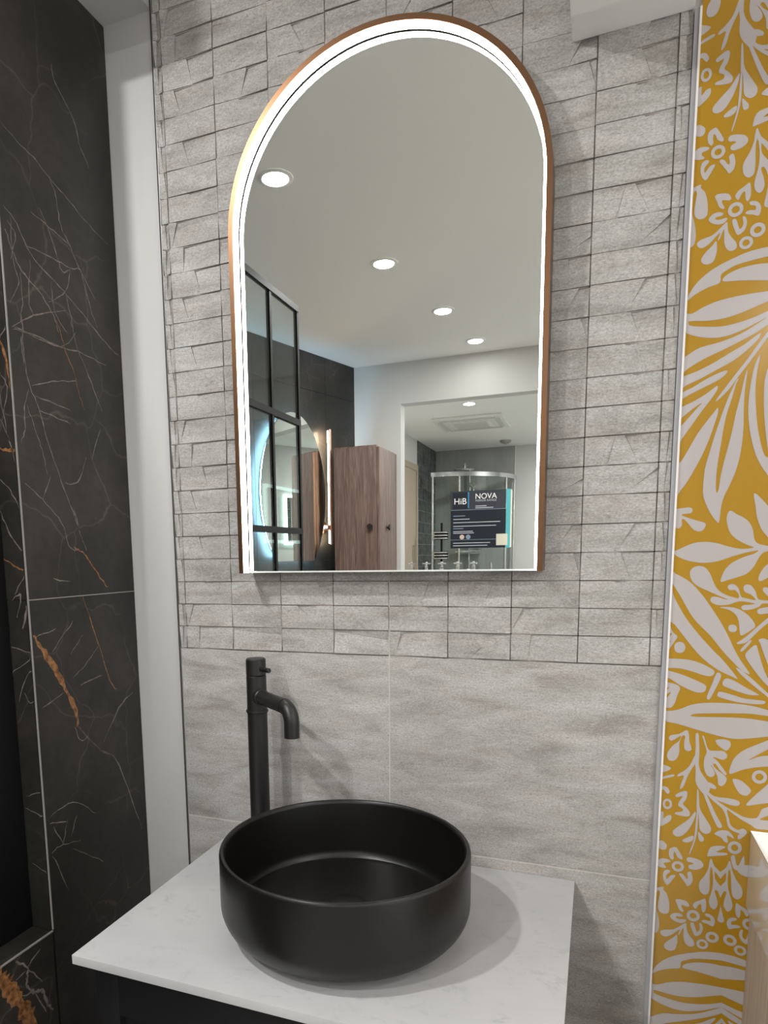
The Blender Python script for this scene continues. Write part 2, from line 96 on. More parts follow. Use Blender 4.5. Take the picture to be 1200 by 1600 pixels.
def mat_dark_marble():
    m, nt, b = nodes('dark_veined_marble')
    v = pos(nt); n1 = noise(nt, v, 3.2, 5, .55); n2 = noise(nt, v, 60, 4, .65)
    base = ramp(nt, n1, [(.3, (.011, .0115, .0105)), (.5, (.022, .0215, .0185)), (.66, (.046, .038, .033))])
    base = mixc(nt, .5, base, ramp(nt, n2, [(.3, (.32, .32, .32)), (.7, (.66, .66, .66))]), 'OVERLAY')
    vd = nt.nodes.new('ShaderNodeTexNoise'); vd.inputs['Scale'].default_value = 5; vd.inputs['Detail'].default_value = 5
    nt.links.new(v, vd.inputs['Vector'])
    ad = nt.nodes.new('ShaderNodeVectorMath'); ad.operation = 'MULTIPLY_ADD'; ad.inputs[1].default_value = (.16, .16, .16)
    nt.links.new(vd.outputs['Color'], ad.inputs[0]); nt.links.new(v, ad.inputs[2])
    vo = nt.nodes.new('ShaderNodeTexVoronoi'); vo.feature = 'DISTANCE_TO_EDGE'; vo.inputs['Scale'].default_value = 5.5
    nt.links.new(ad.outputs[0], vo.inputs['Vector'])
    vein = ramp(nt, vo.outputs['Distance'], [(0, (.6, .6, .6)), (.012, (0, 0, 0))])
    gate = ramp(nt, n1, [(.42, (0, 0, 0)), (.62, (.55, .55, .55))])
    vf = mixc(nt, 1.0, vein, gate, 'MULTIPLY')
    c = mixc(nt, vf, base, (.19, .165, .145))
    nt.links.new(c, b.inputs['Base Color']); b.inputs['Roughness'].default_value = .38; b.inputs['Specular IOR Level'].default_value = .4
    return m
def mat_vein(name, c1, c2):
    m, nt, b = nodes(name); v = pos(nt); n = noise(nt, v, 120, 4, .7)
    nt.links.new(ramp(nt, n, [(.35, c1), (.65, c2)]), b.inputs['Base Color']); b.inputs['Roughness'].default_value = .4
    return m
def mat_white_marble():
    m, nt, b = nodes('white_quartz')
    v = pos(nt, (1, 1.8, 1)); n = noise(nt, v, 9, 6, .6, 1.2); n2 = noise(nt, pos(nt), 30, 5, .7, .5)
    f = mixc(nt, 1.0, ramp(nt, n, [(.47, (0, 0, 0)), (.52, (.62, .62, .62)), (.57, (0, 0, 0))]), ramp(nt, n2, [(.50, (0, 0, 0)), (.66, (1, 1, 1))]), 'MULTIPLY')
    soft = ramp(nt, noise(nt, v, 4, 3, .5), [(.35, (.485, .485, .49)), (.65, (.43, .435, .445))])
    nt.links.new(mixc(nt, f, soft, (.33, .34, .35)), b.inputs['Base Color']); b.inputs['Roughness'].default_value = .32
    return m
def mat_wood(name, c1, c2, c3):
    m, nt, b = nodes(name)
    v = pos(nt, (16, 16, 1.1)); n = noise(nt, v, 3.2, 6, .6, 1.4); f = noise(nt, pos(nt, (60, 60, 2)), 6, 3, .6)
    c = ramp(nt, n, [(.3, c1), (.5, c2), (.7, c3)])
    c = mixc(nt, .35, c, ramp(nt, f, [(.3, (.3, .3, .3)), (.7, (.7, .7, .7))]), 'OVERLAY')
    nt.links.new(c, b.inputs['Base Color']); b.inputs['Roughness'].default_value = .5
    return m
def mat_emit(name, col, s):
    m = bpy.data.materials.new(name); m.use_nodes = True; nt = m.node_tree
    nt.nodes.remove(nt.nodes['Principled BSDF']); e = nt.nodes.new('ShaderNodeEmission')
    e.inputs[0].default_value = (*col, 1); e.inputs[1].default_value = s
    nt.links.new(e.outputs[0], nt.nodes['Material Output'].inputs[0]); MAT[name] = m
    return m
def mat_glass(name, tint, refl=.06):
    m = bpy.data.materials.new(name); m.use_nodes = True; nt = m.node_tree
    nt.nodes.remove(nt.nodes['Principled BSDF'])
    t = nt.nodes.new('ShaderNodeBsdfTransparent'); t.inputs[0].default_value = (*tint, 1)
    g = nt.nodes.new('ShaderNodeBsdfGlossy'); g.inputs['Roughness'].default_value = .01
    lw = nt.nodes.new('ShaderNodeLayerWeight'); lw.inputs[0].default_value = .5
    pw = nt.nodes.new('ShaderNodeMath'); pw.operation = 'POWER'; pw.inputs[1].default_value = 5; nt.links.new(lw.outputs['Facing'], pw.inputs[0])
    fr = nt.nodes.new('ShaderNodeMath'); fr.operation = 'MULTIPLY_ADD'; fr.inputs[1].default_value = .8; fr.inputs[2].default_value = refl*.5; nt.links.new(pw.outputs[0], fr.inputs[0])
    mx = nt.nodes.new('ShaderNodeMixShader'); nt.links.new(fr.outputs[0], mx.inputs[0])
    nt.links.new(t.outputs[0], mx.inputs[1]); nt.links.new(g.outputs[0], mx.inputs[2])
    nt.links.new(mx.outputs[0], nt.nodes['Material Output'].inputs[0]); MAT[name] = m
    return m
def mat_mosaic():
    m, nt, b = nodes('slate_mosaic'); v = pos(nt, (1, 1, 3)); n = noise(nt, v, 9, 5, .6)
    nt.links.new(ramp(nt, n, [(.3, (.035, .042, .045)), (.5, (.09, .1, .1)), (.7, (.16, .165, .16))]), b.inputs['Base Color'])
    b.inputs['Roughness'].default_value = .45
    return m
def mat_concrete(name, c1, c2):
    m, nt, b = nodes(name); n = noise(nt, pos(nt, (3, 3, .6)), 4, 5, .6)
    nt.links.new(ramp(nt, n, [(.3, c1), (.7, c2)]), b.inputs['Base Color']); b.inputs['Roughness'].default_value = .55
    return m

mat_stone_tile(); mat_dark_marble(); mat_white_marble(); mat_mosaic()
mat_vein('vein_grey', (.11, .095, .085), (.25, .215, .19)); mat_vein('vein_orange', (.10, .04, .014), (.40, .19, .075)); mat_vein('vein_plum', (.05, .04, .042), (.12, .09, .09))
mat_wood('walnut', (.085, .048, .038), (.15, .092, .073), (.235, .162, .136)); mat_wood('light_oak', (.42, .33, .24), (.50, .40, .30), (.56, .46, .36))
mat_concrete('grey_panel', (.30, .31, .30), (.38, .39, .375)); mat_concrete('floor_tile', (.50, .49, .47), (.56, .55, .53))
plain('white_paint', (.60, .60, .59), .7); plain('ceiling_paint', (.90, .90, .88), .8); plain('gloss_white_paint', (.90, .90, .90), .3); plain('pale_grey_paint', (.54, .54, .535), .6)
plain('grout', (.33, .30, .28), .9); plain('pale_grout', (.56, .53, .50), .85); plain('dark_gap', (.03, .028, .025), .8); plain('dark_grout', (.10, .095, .09), .8)
plain('silver_trim', (.62, .62, .62), .35, 1.0); plain('grey_trim', (.36, .36, .38), .45); plain('white_trim', (.80, .78, .76), .4)
plain('marble_edge_trim', (.30, .285, .27), .4)
plain('ochre_print', (.40, .215, .004), .16, 0, .5, .2); plain('floral_white', (.455, .42, .415), .2, 0, .5, .2)
plain('black_metal', (.004, .004, .0045), .5, 0, .25); plain('tap_black', (.010, .0098, .0098), .42); plain('basin_black', (.0045, .0042, .004), .34, 0, .42)
plain('vanity_black', (.005, .005, .006), .5, 0, .3); plain('bronze', (.20, .108, .06), .34, 1.0); plain('dark_back', (.05, .045, .04), .6)
plain('mirror_glass', (.86, .885, .86), 0.0, 1.0); plain('mirror_edge', (.88, .93, .91), .3, .4)
plain('chrome', (.82, .83, .84), .08, 1.0); plain('copper', (.80, .50, .38), .25, 1.0); plain('knob_dark', (.02, .015, .012), .4)
plain('ceramic', (.86, .85, .83), .12, 0, .5, .5); plain('sticker_navy', (.012, .017, .024), .5, 0, .2); plain('sticker_navy_top', (.036, .041, .048), .5, 0, .2)
plain('sticker_teal', (.06, .33, .37), .5); plain('sticker_blue', (.02, .18, .38), .4); plain('sticker_white', (.80, .80, .79), .5); plain('sticker_grey', (.40, .43, .46), .5)
plain('sticker_cream', (.50, .49, .40), .5); plain('sticker_pink', (.52, .40, .35), .5); plain('sticker_steel', (.17, .23, .30), .5); plain('sticker_line', (.13, .20, .25), .5)
plain('plastic_white', (.80, .80, .78), .45); plain('cream_door', (.42, .35, .27), .55); plain('slat_grey', (.35, .35, .34), .6); plain('slat_pale', (.62, .62, .60), .6)
mat_emit('led_warm', (1, .93, .82), 15); mat_emit('led_cool', (.40, .72, 1.0), 42.0); mat_emit('lens_glow', (1, .98, .96), 12.0); mat_emit('led_mint', (.72, 1.0, .95), 4.0)
mat_emit('copper_glow', (1, .72, .5), 110)
mat_glass('clear_glass', (.93, .96, .95)); 

# ------------------------------------------------------------------ mesh helpers
def link(o, parent=None):
    COL.objects.link(o)
    if parent: o.parent = parent
    return o
def obj(name, bm, mat, parent=None, smooth=False, bevel=0):
    if bevel:
        bmesh.ops.bevel(bm, geom=[e for e in bm.edges], offset=bevel, segments=2, affect='EDGES', profile=.7, clamp_overlap=True)
    bmesh.ops.recalc_face_normals(bm, faces=bm.faces)
    me = bpy.data.meshes.new(name); bm.to_mesh(me); bm.free()
    for mm in (mat if isinstance(mat, (list, tuple)) else [mat]): me.materials.append(MAT[mm])
    if smooth:
        for p_ in me.polygons: p_.use_smooth = True
        me.set_sharp_from_angle(angle=radians(35))
    return link(bpy.data.objects.new(name, me), parent)
def from_mesh(name, me, parent=None, loc=(0, 0, 0)):
    o = bpy.data.objects.new(name, me); o.location = loc; return link(o, parent)
def empty(name, loc=(0, 0, 0), rz=0):
    o = bpy.data.objects.new(name, None); o.empty_display_size = .05; o.location = loc; o.rotation_euler = (0, 0, rz); return link(o)
def tag(o, label, cat, group=None):
    o['label'] = label; o['category'] = cat
    if group: o['group'] = group
    return o
def struct(o, label=None):
    o['kind'] = 'structure'
    if label: o['label'] = label
    return o
def bx(bm, x0, x1, y0, y1, z0, z1, mi=0):
    v = [bm.verts.new(c) for c in ((x0, y0, z0), (x1, y0, z0), (x1, y1, z0), (x0, y1, z0), (x0, y0, z1), (x1, y0, z1), (x1, y1, z1), (x0, y1, z1))]
    for f in ((0, 3, 2, 1), (4, 5, 6, 7), (0, 1, 5, 4), (1, 2, 6, 5), (2, 3, 7, 6), (3, 0, 4, 7)):
        bm.faces.new([v[i] for i in f]).material_index = mi
    return bm
def box(name, x0, x1, y0, y1, z0, z1, mat, parent=None, bevel=0):
    return obj(name, bx(bmesh.new(), x0, x1, y0, y1, z0, z1), mat, parent, bevel > 0, bevel)
def prism(bm, pts, y0, y1, mi=0):
    """polygon in (x,z) extruded from y0 (front) to y1 (back)"""
    a = [bm.verts.new((x, y0, z)) for x, z in pts]; b = [bm.verts.new((x, y1, z)) for x, z in pts]; n = len(pts)
    fs = [bm.faces.new(a), bm.faces.new(b[::-1])]
    for i in range(n): fs.append(bm.faces.new((a[i], b[i], b[(i+1) % n], a[(i+1) % n])))
    for f in fs: f.material_index = mi
    return bm
def lathe(bm, prof, c=(0, 0, 0), seg=48, closed=False):
    rings = []
    for r, z in prof:
        if r < 1e-6: rings.append([bm.verts.new((c[0], c[1], c[2]+z))])
        else: rings.append([bm.verts.new((c[0]+r*cos(2*pi*i/seg), c[1]+r*sin(2*pi*i/seg), c[2]+z)) for i in range(seg)])
    for a, b in zip(rings, rings[1:]):
        for i in range(seg):
            j = (i+1) % seg
            if len(a) == 1 and len(b) > 1: bm.faces.new((a[0], b[i], b[j]))
            elif len(b) == 1 and len(a) > 1: bm.faces.new((a[i], a[j], b[0]))
            elif len(a) > 1: bm.faces.new((a[i], a[j], b[j], b[i]))
    return bm
def tube(bm, path, r, seg=16, caps=True):
    path = [Vector(p_) for p_ in path]; rs = r if isinstance(r, (list, tuple)) else [r]*len(path)
    t0 = (path[1]-path[0]).normalized(); up = Vector((0, 0, 1)) if abs(t0.z) < .9 else Vector((1, 0, 0))
    nrm = t0.cross(up).normalized(); rings = []
    for i, p_ in enumerate(path):
        t = (path[min(i+1, len(path)-1)]-path[max(i-1, 0)]).normalized()
        nrm = (nrm - t*nrm.dot(t)).normalized(); bn = t.cross(nrm)
        rings.append([bm.verts.new(p_+(nrm*cos(2*pi*k/seg)+bn*sin(2*pi*k/seg))*rs[i]) for k in range(seg)])
    for a, b in zip(rings, rings[1:]):
        for k in range(seg): bm.faces.new((a[k], a[(k+1) % seg], b[(k+1) % seg], b[k]))
    if caps: bm.faces.new(rings[0][::-1]); bm.faces.new(rings[-1])
    return bm
def copy_tree(o, parent=None):
    c = o.copy(); COL.objects.link(c)
    if parent: c.parent = parent
    for ch in [x for x in bpy.data.objects if x.parent == o]: copy_tree(ch, c)
    return c
def text_mesh(body, size, x, z, y, name, mat, parent, width=None, bold=0.0):
    cu = bpy.data.curves.new(name, 'FONT'); cu.body = body; cu.size = size; cu.extrude = .0001; cu.offset = bold
    t = bpy.data.objects.new(name, cu); COL.objects.link(t)
    dg = bpy.context.evaluated_depsgraph_get(); me = bpy.data.meshes.new_from_object(t.evaluated_get(dg))
    bpy.data.objects.remove(t)
    xs = [v.co.x for v in me.vertices]; w0 = max(xs)-min(xs); sx = (width/w0) if width else 1
    for v in me.vertices: v.co = Vector((x+(v.co.x-min(xs))*sx, y-v.co.z, z+v.co.y))
    me.materials.clear(); me.materials.append(MAT[mat]); me.name = name
    return link(bpy.data.objects.new(name, me), parent)

# ------------------------------------------------------------------ the setting
CW, CH, Z0 = 0.099233, 0.041667, 1.22          # decor cell pitch, height of the lowest decor row
XL, XR = -0.0155, 0.8105                        # tiled panel
ZC, ZC2, YB = 2.5, 2.357, -3.045                # ceilings, back wall
YE = -5.68
floor = struct(box('floor', -1.7, 3.4, -5.9, .12, -.08, 0, 'floor_tile'), 'pale stone floor of the showroom')
ceil = struct(box('ceiling', -1.7, 3.4, YB, .12, ZC, ZC+.1, 'ceiling_paint'), 'white painted ceiling with recessed downlights')
ceil2 = struct(box('ceiling_rear', -1.2, 1.5, YE-.1, YB-.09, ZC2, ZC2+.1, 'ceiling_paint'), 'lower white ceiling of the rear room')
wall = struct(box('wall_main', -1.7, 3.4, .004, .12, 0, ZC, 'pale_grey_paint'), 'wall behind the basin, tiled in grey stone with a white painted strip at its left')

# tile cells: facets cut by chords.  A cut is [(u,v),(u,v)..] across the cell, facets get their own tilt.
rng = random.Random(7)
def split(poly, a, b):
    def side(p_): return (b[0]-a[0])*(p_[1]-a[1])-(b[1]-a[1])*(p_[0]-a[0])
    L_, R_ = [], []
    for i, p_ in enumerate(poly):
        q = poly[(i+1) % len(poly)]; s, t = side(p_), side(q)
        if s >= 0: L_.append(p_)
        if s <= 0: R_.append(p_)
        if s*t < 0:
            k = s/(s-t); m_ = (p_[0]+(q[0]-p_[0])*k, p_[1]+(q[1]-p_[1])*k); L_.append(m_); R_.append(m_)
    return L_, R_
def cell_mesh(name, w, h, cuts, seed):
    r = random.Random(seed); polys = [[(0, 0), (1, 0), (1, 1), (0, 1)]]
    for a, b in cuts:
        new = []
        for p_ in polys:
            l_, r_ = split(p_, a, b)
            new += [q for q in (l_, r_) if len(q) > 2 and abs(sum(q[i][0]*q[(i+1) % len(q)][1]-q[(i+1) % len(q)][0]*q[i][1] for i in range(len(q)))) > .01]
        polys = new
    bm = bmesh.new(); g = .0009
    def dist(p_, c):
        (ax, ay), (bx_, by) = c; ax *= w; bx_ *= w; ay *= h; by *= h; px_, py = p_[0]*w, p_[1]*h
        return abs((bx_-ax)*(py-ay)-(by-ay)*(px_-ax))/math.hypot(bx_-ax, by-ay)
    dl = r.uniform(.0030, .0042)
    for n_, p_ in enumerate(polys):
        gx, gy = r.uniform(-.0010, .0010), r.uniform(-.0010, .0010)
        near = min(cuts, key=lambda c: sum(dist(q, c) for q in p_)) if cuts else None
        dm = max(dist(q, near) for q in p_) if cuts else 1
        cu = sum(q[0] for q in p_)/len(p_); left = bool(cuts) and cu < (near[0][0]+near[1][0])/2
        top, bot = [], []
        for u, v in p_:
            x = g+u*(w-2*g); z = g+v*(h-2*g); hh = .0046+gx*(u-.5)+gy*(v-.5)
            if cuts:
                k = 1-min(1, dist((u, v), near)/dm)         # 1 at the crease, 0 at the far side
                hh += (.0010-.0024*k+.0022*(v-.5)) if left else (-dl*k-.0022*(v-.5))
            top.append(bm.verts.new((x, -hh+.0034, z))); bot.append(bm.verts.new((x, .0035, z)))
        bm.faces.new(top)
        for i in range(len(p_)): bm.faces.new((top[i], bot[i], bot[(i+1) % len(p_)], top[(i+1) % len(p_)]))
    bmesh.ops.recalc_face_normals(bm, faces=bm.faces)
    me = bpy.data.meshes.new(name); bm.to_mesh(me); bm.free(); me.materials.append(MAT['grey_stone_tile'])
    return me
KNOWN = {(7, 3): [((.55, 1), (.70, 0))], (7, 4): [((.72, 1), (.5, 0))], (7, 5): [], (7, 6): [((1, .85), (.58, 0))],
         (7, 7): [((.42, 1), (.33, 0)), ((.54, 1), (.74, 0))], (7, 0): [], (7, 1): [((.6, 1), (1, .45))], (7, 2): [((.55, .9), (1, .3))],
         (6, 0): [((.30, 1), (.26, 0))], (6, 1): [((.17, 1), (0, .15))], (6, 2): [((.5, 1), (1, .05))], (6, 3): [((.9, 1), (1, .2))],
         (6, 4): [((.86, 1), (.62, 0))], (6, 5): [((.7, 1), (.72, 0))], (6, 6): [((1, .6), (.55, 0))], (6, 7): [((.06, 1), (.28, 0))],
         (5, 0): [((.38, 1), (.53, .45)), ((.53, .45), (.37, 0))], (5, 1): [], (5, 2): [((.72, 1), (.56, 0))],
         (0, 0): [((.27, 1), (.24, 0))], (0, 1): [((.15, 1), (.02, 0))], (0, 2): [((.42, 1), (.95, 0))], (0, 3): [], (0, 4): [((.34, 1), (.46, 0))],
         (0, 5): [], (0, 6): [((.2, 1), (.32, 0))], (0, 7): [((.48, 1), (.58, 0))],
         (1, 0): [((0, .9), (1, .7))], (1, 1): [((.68, 1), (1, .35))], (1, 2): [((.5, 1), (.74, 0))],
         (2, 0): [], (2, 1): [((.3, 1), (.8, 0))], (3, 0): [((0, .95), (1, .62))], (4, 0): [((.2, 1), (.1, 0))], (4, 1): [((.65, 1), (1, .3))], (3, 1): [], (2, 2): [((.7, 1), (.95, 0))]}
lib = {}
def get_cell(c, r, w):
    key = (c, r % 8, round(w, 4))
    if key not in lib:
        cuts = KNOWN.get((c, r % 8))
        if cuts is None:
            k = rng.random()
            if k < .28: cuts = []
            elif k < .5: a = rng.uniform(.35, .75); cuts = [((a, 1), (a-rng.uniform(.12, .3), 0))]
            elif k < .72: a = rng.uniform(.3, .65); cuts = [((a, 1), (a+rng.uniform(.12, .35), 0))]
            elif k < .86: a = rng.uniform(.25, .45); cuts = [((a, 1), (a-.1, 0)), ((a+.14, 1), (a+.36, 0))]
            else: cuts = [((rng.uniform(.4, .6), 1), (1, rng.uniform(.1, .4)))]
        lib[key] = cell_mesh('decor_tile', w, CH, cuts, hash((c*31+(r % 8)*7)) & 0xffff)
    return lib[key]
cols = [(-1, XL, 0.0)]+[(c, c*CW, (c+1)*CW) for c in range(8)]+[(8, 8*CW, XR)]
for r in range(0, 30):
    for c, xa, xb in cols:
        z = Z0+r*CH; xm = (xa+xb)/2
        if 1.44 < z and z+CH < 1.98 and .21 < xa and xb < .58: continue        # wholly behind the arch mirror
        from_mesh('decor_tile', get_cell(c, r, xb-xa), wall, (xa, 0, z))
g = bmesh.new()
for r in range(31): bx(g, XL, XR, .0018, .004, Z0+r*CH-.0010, Z0+r*CH+.0010)
for c in range(9):
    if c != 4: bx(g, c*CW-.0010, c*CW+.0010, .0018, .004, Z0, Z0+30*CH)
obj('grout', g, 'grout', wall)
g = bmesh.new(); bx(g, 4*CW-.0014, 4*CW+.0014, .0006, .003, Z0-16*CH, Z0+30*CH); obj('tile_joint', g, 'pale_grout', wall)
g = bmesh.new(); bx(g, XL, XR, .0008, .004, 0, Z0-.0015); obj('grout', g, 'pale_grout', wall)
for za, zb in ((0, Z0-16*CH), (Z0-16*CH, Z0-8*CH), (Z0-8*CH, Z0)):
    for xa, xb in ((XL, 4*CW), (4*CW, XR)):
        box('wall_tile', xa+.0012, xb-.0012, 0, .0035, za+.0012, zb-.0014, 'grey_stone_tile', wall, .0006)
box('shadow_gap', XL-.0042, XL-.0012, -.001, .004, 0, ZC, 'dark_gap', wall)
box('edge_trim', XL-.0014, XL, -.0012, .004, 0, ZC, 'silver_trim', wall)
t1 = empty('trim_1', (XR, 0, 0)); struct(t1, 'grey and white edge trim between stone tiles and yellow wallpaper')
box('profile', 0, .0058, -.004, .004, 0, 2.08, 'grey_trim', t1); box('bead', .0058, .0085, -.006, .004, 0, 2.08, 'white_trim', t1)

sof = struct(box('soffit', -1.5, XL-.005, -.34, .004, 2.315, ZC-.001, 'pale_grey_paint'), 'low white soffit over the dark marble wall')
blk = struct(box('bulkhead', .661, XR, -.36, .0, 2.081, ZC-.001, 'gloss_white_paint', None, .004), 'white boxed-in bulkhead at the top of the tiled wall')

# yellow wallpaper
acc = struct(box('wall_accent', XR+.0085, 3.4, -.0015, .004, 0, ZC, 'ochre_print'), 'glossy ochre yellow wall with white leaf and flower print')
def catmull(pts, n=3):
    """closed spline; straight between two points that both lie on the seam of the repeat (flag 1)"""
    out = []; m_ = len(pts)
    for i in range(m_):
        q = [pts[(i+k) % m_] for k in (-1, 0, 1, 2)]; p0, p1, p2, p3 = (Vector(v[:2]) for v in q)
        if q[1][2] and q[2][2]: out.append(p1); continue
        if q[1][2]: p0 = 2*p1-p2
        if q[2][2]: p3 = 2*p2-p1
        for k in range(n):
            t = k/n
            out.append(.5*((2*p1)+(p2-p0)*t+(2*p0-5*p1+4*p2-p3)*t*t+(3*p1-p0-3*p2+p3)*t**3))
    return out
def print_mesh():
    bm = bmesh.new(); PER = .987; lay = 0; XA = XR+.0085
    def W(z): return .892+(2.069-z)*.0616-XA                     # width of one repeat of the print at height z
    def place(x, z, s, k):                                       # the repeat continues sideways, every second strip mirrored
        w_ = W(z); x = min(max(x, XA+.0003), XA+w_); return (XA+s*w_+((x-XA) if s % 2 == 0 else (w_-(x-XA))), z+k*PER)
    for s in range(0, 12):
        for k in (-1, 0, 1, 2):
            for sh_ in FLORAL:
                pts = [(x/10000, abs(z)/10000, z < 0) for x, z in sh_]; zc = sum(p_[1] for p_ in pts)/len(pts)+k*PER
                if zc < .05 or zc > 2.46: continue
                fine = [Vector((*place(p_.x, p_.y, s, k), 0)) for p_ in catmull(pts)]
                lay += 1; yy = -.0017-.00001*(lay % 25)
                vs_ = [bm.verts.new((p_.x, yy, p_.y)) for p_ in fine]
                for tri in tessellate_polygon([fine]):
                    try: bm.faces.new([vs_[i] for i in tri])
                    except ValueError: pass
            for cx, cz, ax, az, ix, iz in RINGS:
                cx, cz, ax, az, ix, iz = (q/10000 for q in (cx, cz, ax, az, ix, iz))
                if not .05 < cz+k*PER < 2.46: continue
                N = 20; A_ = []; B_ = []
                for i in range(N):
                    a = 2*pi*i/N
                    for L2, rx, rz in ((A_, ax, az), (B_, ix, iz)):
                        x, z = place(cx+rx*cos(a), cz+rz*sin(a), s, k); L2.append(bm.verts.new((x, -.00195, z)))
                for i in range(N): bm.faces.new((A_[i], A_[(i+1) % N], B_[(i+1) % N], B_[i]))
    bm.normal_update()
    for f in bm.faces:
        if f.normal.y > 0: f.normal_flip()
    me = bpy.data.meshes.new('floral_print'); bm.to_mesh(me); bm.free(); me.materials.append(MAT['floral_white'])
    return link(bpy.data.objects.new('floral_print', me), acc)
print_mesh()

# dark marble corner at the left
XD, YR = -.119, -.268
wl = struct(box('wall_left', -1.62, XD-.004, YR+.004, .004, 0, 2.315, 'dark_grout'), 'dark veined marble wall beside the basin')
for za, zb in ((0, .327), (.327, 1.327), (1.327, 2.315)):
    box('marble_tile', XD-.004, XD, YR+.002, .003, za+.0008, zb-.0008, 'dark_veined_marble', wl)
    xs_ = [XD-.003, -.72, -1.32, -1.62]
    for xa, xb in zip(xs_, xs_[1:]): box('marble_tile', xb+.0008, xa-.0008, YR, YR+.004, max(za, 0)+.0008, zb-.0008, 'dark_veined_marble', wl)
box('tile_joint', XD-.003, XD+.0001, YR+.002, .003, 1.3262, 1.3278, 'marble_edge_trim', wl); box('corner_trim', XD-.0016, XD+.0006, YR-.0008, YR+.0012, .768, 2.315, 'marble_edge_trim', wl)
ZS = .766
dw_ = struct(box('wall_dwarf', -.235, XD-.004, -1.16, YR-.0005, 0, ZS-.004, 'dark_grout'), 'low dark marble wall carrying the black framed shower screen')
for za, zb in ((0, .327), (.327, ZS-.0015)):
    for ya, yb in ((-.70, YR-.0015), (-1.16, -.70)): box('marble_tile', XD-.004, XD, ya+.0008, yb-.0008, za+.0008, zb-.0008, 'dark_veined_marble', dw_)
for ya, yb in ((-.70, YR-.0015), (-1.16, -.70)): box('sill_tile', -.235, XD-.0014, ya+.0008, yb-.0008, ZS-.004, ZS, 'dark_veined_marble', dw_)
box('edge_trim', XD-.0018, XD+.0008, -1.16, YR-.001, ZS-.0016, ZS+.0008, 'marble_edge_trim', dw_)
def vein_strip(bm, pts, w):
    ps = [Vector(p_) for p_ in pts]; fine = []
    for i in range(len(ps)-1):
        p0, p1, p2, p3 = ps[max(i-1, 0)], ps[i], ps[i+1], ps[min(i+2, len(ps)-1)]
        for k in range(5):
            t = k/5; fine.append(.5*((2*p1)+(p2-p0)*t+(2*p0-5*p1+4*p2-p3)*t*t+(3*p1-p0-3*p2+p3)*t**3))
    fine.append(ps[-1]); n = len(fine); prev = None
    for i, p_ in enumerate(fine):
        t = (fine[min(i+1, n-1)]-fine[max(i-1, 0)]); t.normalize(); nn = Vector((-t.y, t.x)); p_ = p_+nn*rng.uniform(-1, 1)*(.0011+.12*w)
        ww = w*.5*(.45+.95*rng.random())*min(1, .45+2.2*min(i, n-1-i)/n)
        a, b_ = p_+nn*ww, p_-nn*ww
        cur = (a, b_)
        if prev: yield prev[0], prev[1], b_, a
        prev = cur
for pl in ('n', 'r', 'd'):
    for colr, mn in (('g', 'vein_grey'), ('o', 'vein_orange'), ('p', 'vein_plum')):
        bm = bmesh.new()
        for p_, c_, w_, pts in VEINS:
            low = p_ == 'n' and sum(q[0] for q in pts)/len(pts) < YR*10000-20
            if c_ != colr or (('d' if low else p_) != pl): continue
            for quad in vein_strip(bm, [(a/10000, b_/10000) for a, b_ in pts], w_/10000):
                if p_ == 'n':
                    lim = (lambda y: min(y, YR-.003)) if low else (lambda y: max(min(y, .0), YR+.003))
                    vv = [(XD+.00012, lim(q.x), q.y) for q in quad]
                else: vv = [(min(q.x, XD-.004), YR-.00012, q.y) for q in quad]
                try: bm.faces.new([bm.verts.new(q) for q in vv])
                except ValueError: pass
        if len(bm.faces): obj('veins', bm, mn, dw_ if pl == 'd' else wl)
        else: bm.free()

# angled dark wall with the oval mirror
LV = Vector((.2833, -.9590, 0)); NV = Vector((.9590, .2833, 0)); PA = Vector((-.930, -2.194, 0))
def dwp(s, off, z): q = PA+LV*s+NV*off; return Vector((q.x, q.y, z))
def wbox(bm, s0, s1, o0, o1, z0, z1):
    v = [bm.verts.new(dwp(s, o_, z)) for z in (z0, z1) for s, o_ in ((s0, o0), (s1, o0), (s1, o1), (s0, o1))]
    for f in ((0, 3, 2, 1), (4, 5, 6, 7), (0, 1, 5, 4), (1, 2, 6, 5), (2, 3, 7, 6), (3, 0, 4, 7)): bm.faces.new([v[i] for i in f])
    return bm
wa = struct(obj('wall_angled', wbox(bmesh.new(), -2.0, .886, -.09, -.006, 0, ZC), 'dark_grout'), 'angled dark marble wall behind the glass shower screen')
for sa, sb in ((-2.0, -1.2), (-1.2, -.6), (-.6, 0), (0, .6), (.6, .886)):
    for za, zb in ((0, .36), (.36, 1.36), (1.36, 2.30), (2.30, ZC)):
        obj('marble_tile', wbox(bmesh.new(), sa+.001, sb-.001, -.006, 0, za+.001, zb-.001), 'dark_veined_marble', wa)

# back wall with doorway, rear room
bm = bmesh.new(); bx(bm, -.86, -.392, YB-.09, YB, 0, ZC); bx(bm, -.392, 1.05, YB-.09, YB, 2.265, ZC); bx(bm, 1.05, 3.4, YB-.09, YB, 0, ZC)
wb = struct(obj('wall_back', bm, 'white_paint'), 'white wall with a wide doorway into the rear room')
struct(box('wall_rear', -1.2, 1.5, YE-.1, YE, 0, ZC2, 'grey_panel'), 'grey panelled end wall of the rear room')
box('panel_joint', -.024, -.018, YE, YE+.003, 0, ZC2, 'white_trim', bpy.data.objects['wall_rear'])
box('plain_panel', -.018, 1.5, YE, YE+.002, 0, ZC2, 'white_paint', bpy.data.objects['wall_rear'])
w2 = struct(box('wall_rear_left', -.9, -.765, YE, YB-.09, 0, ZC2, 'white_paint'), 'side wall of the rear room with a cream door and slate mosaic')
for i in range(7):
    for j in range(24):
        y0 = -4.95-i*.104; z0 = j*.0982
        box('mosaic_tile', -.765, -.758-.003*rng.random(), y0-.101, y0, z0+.001, z0+.095, 'slate_mosaic', w2)
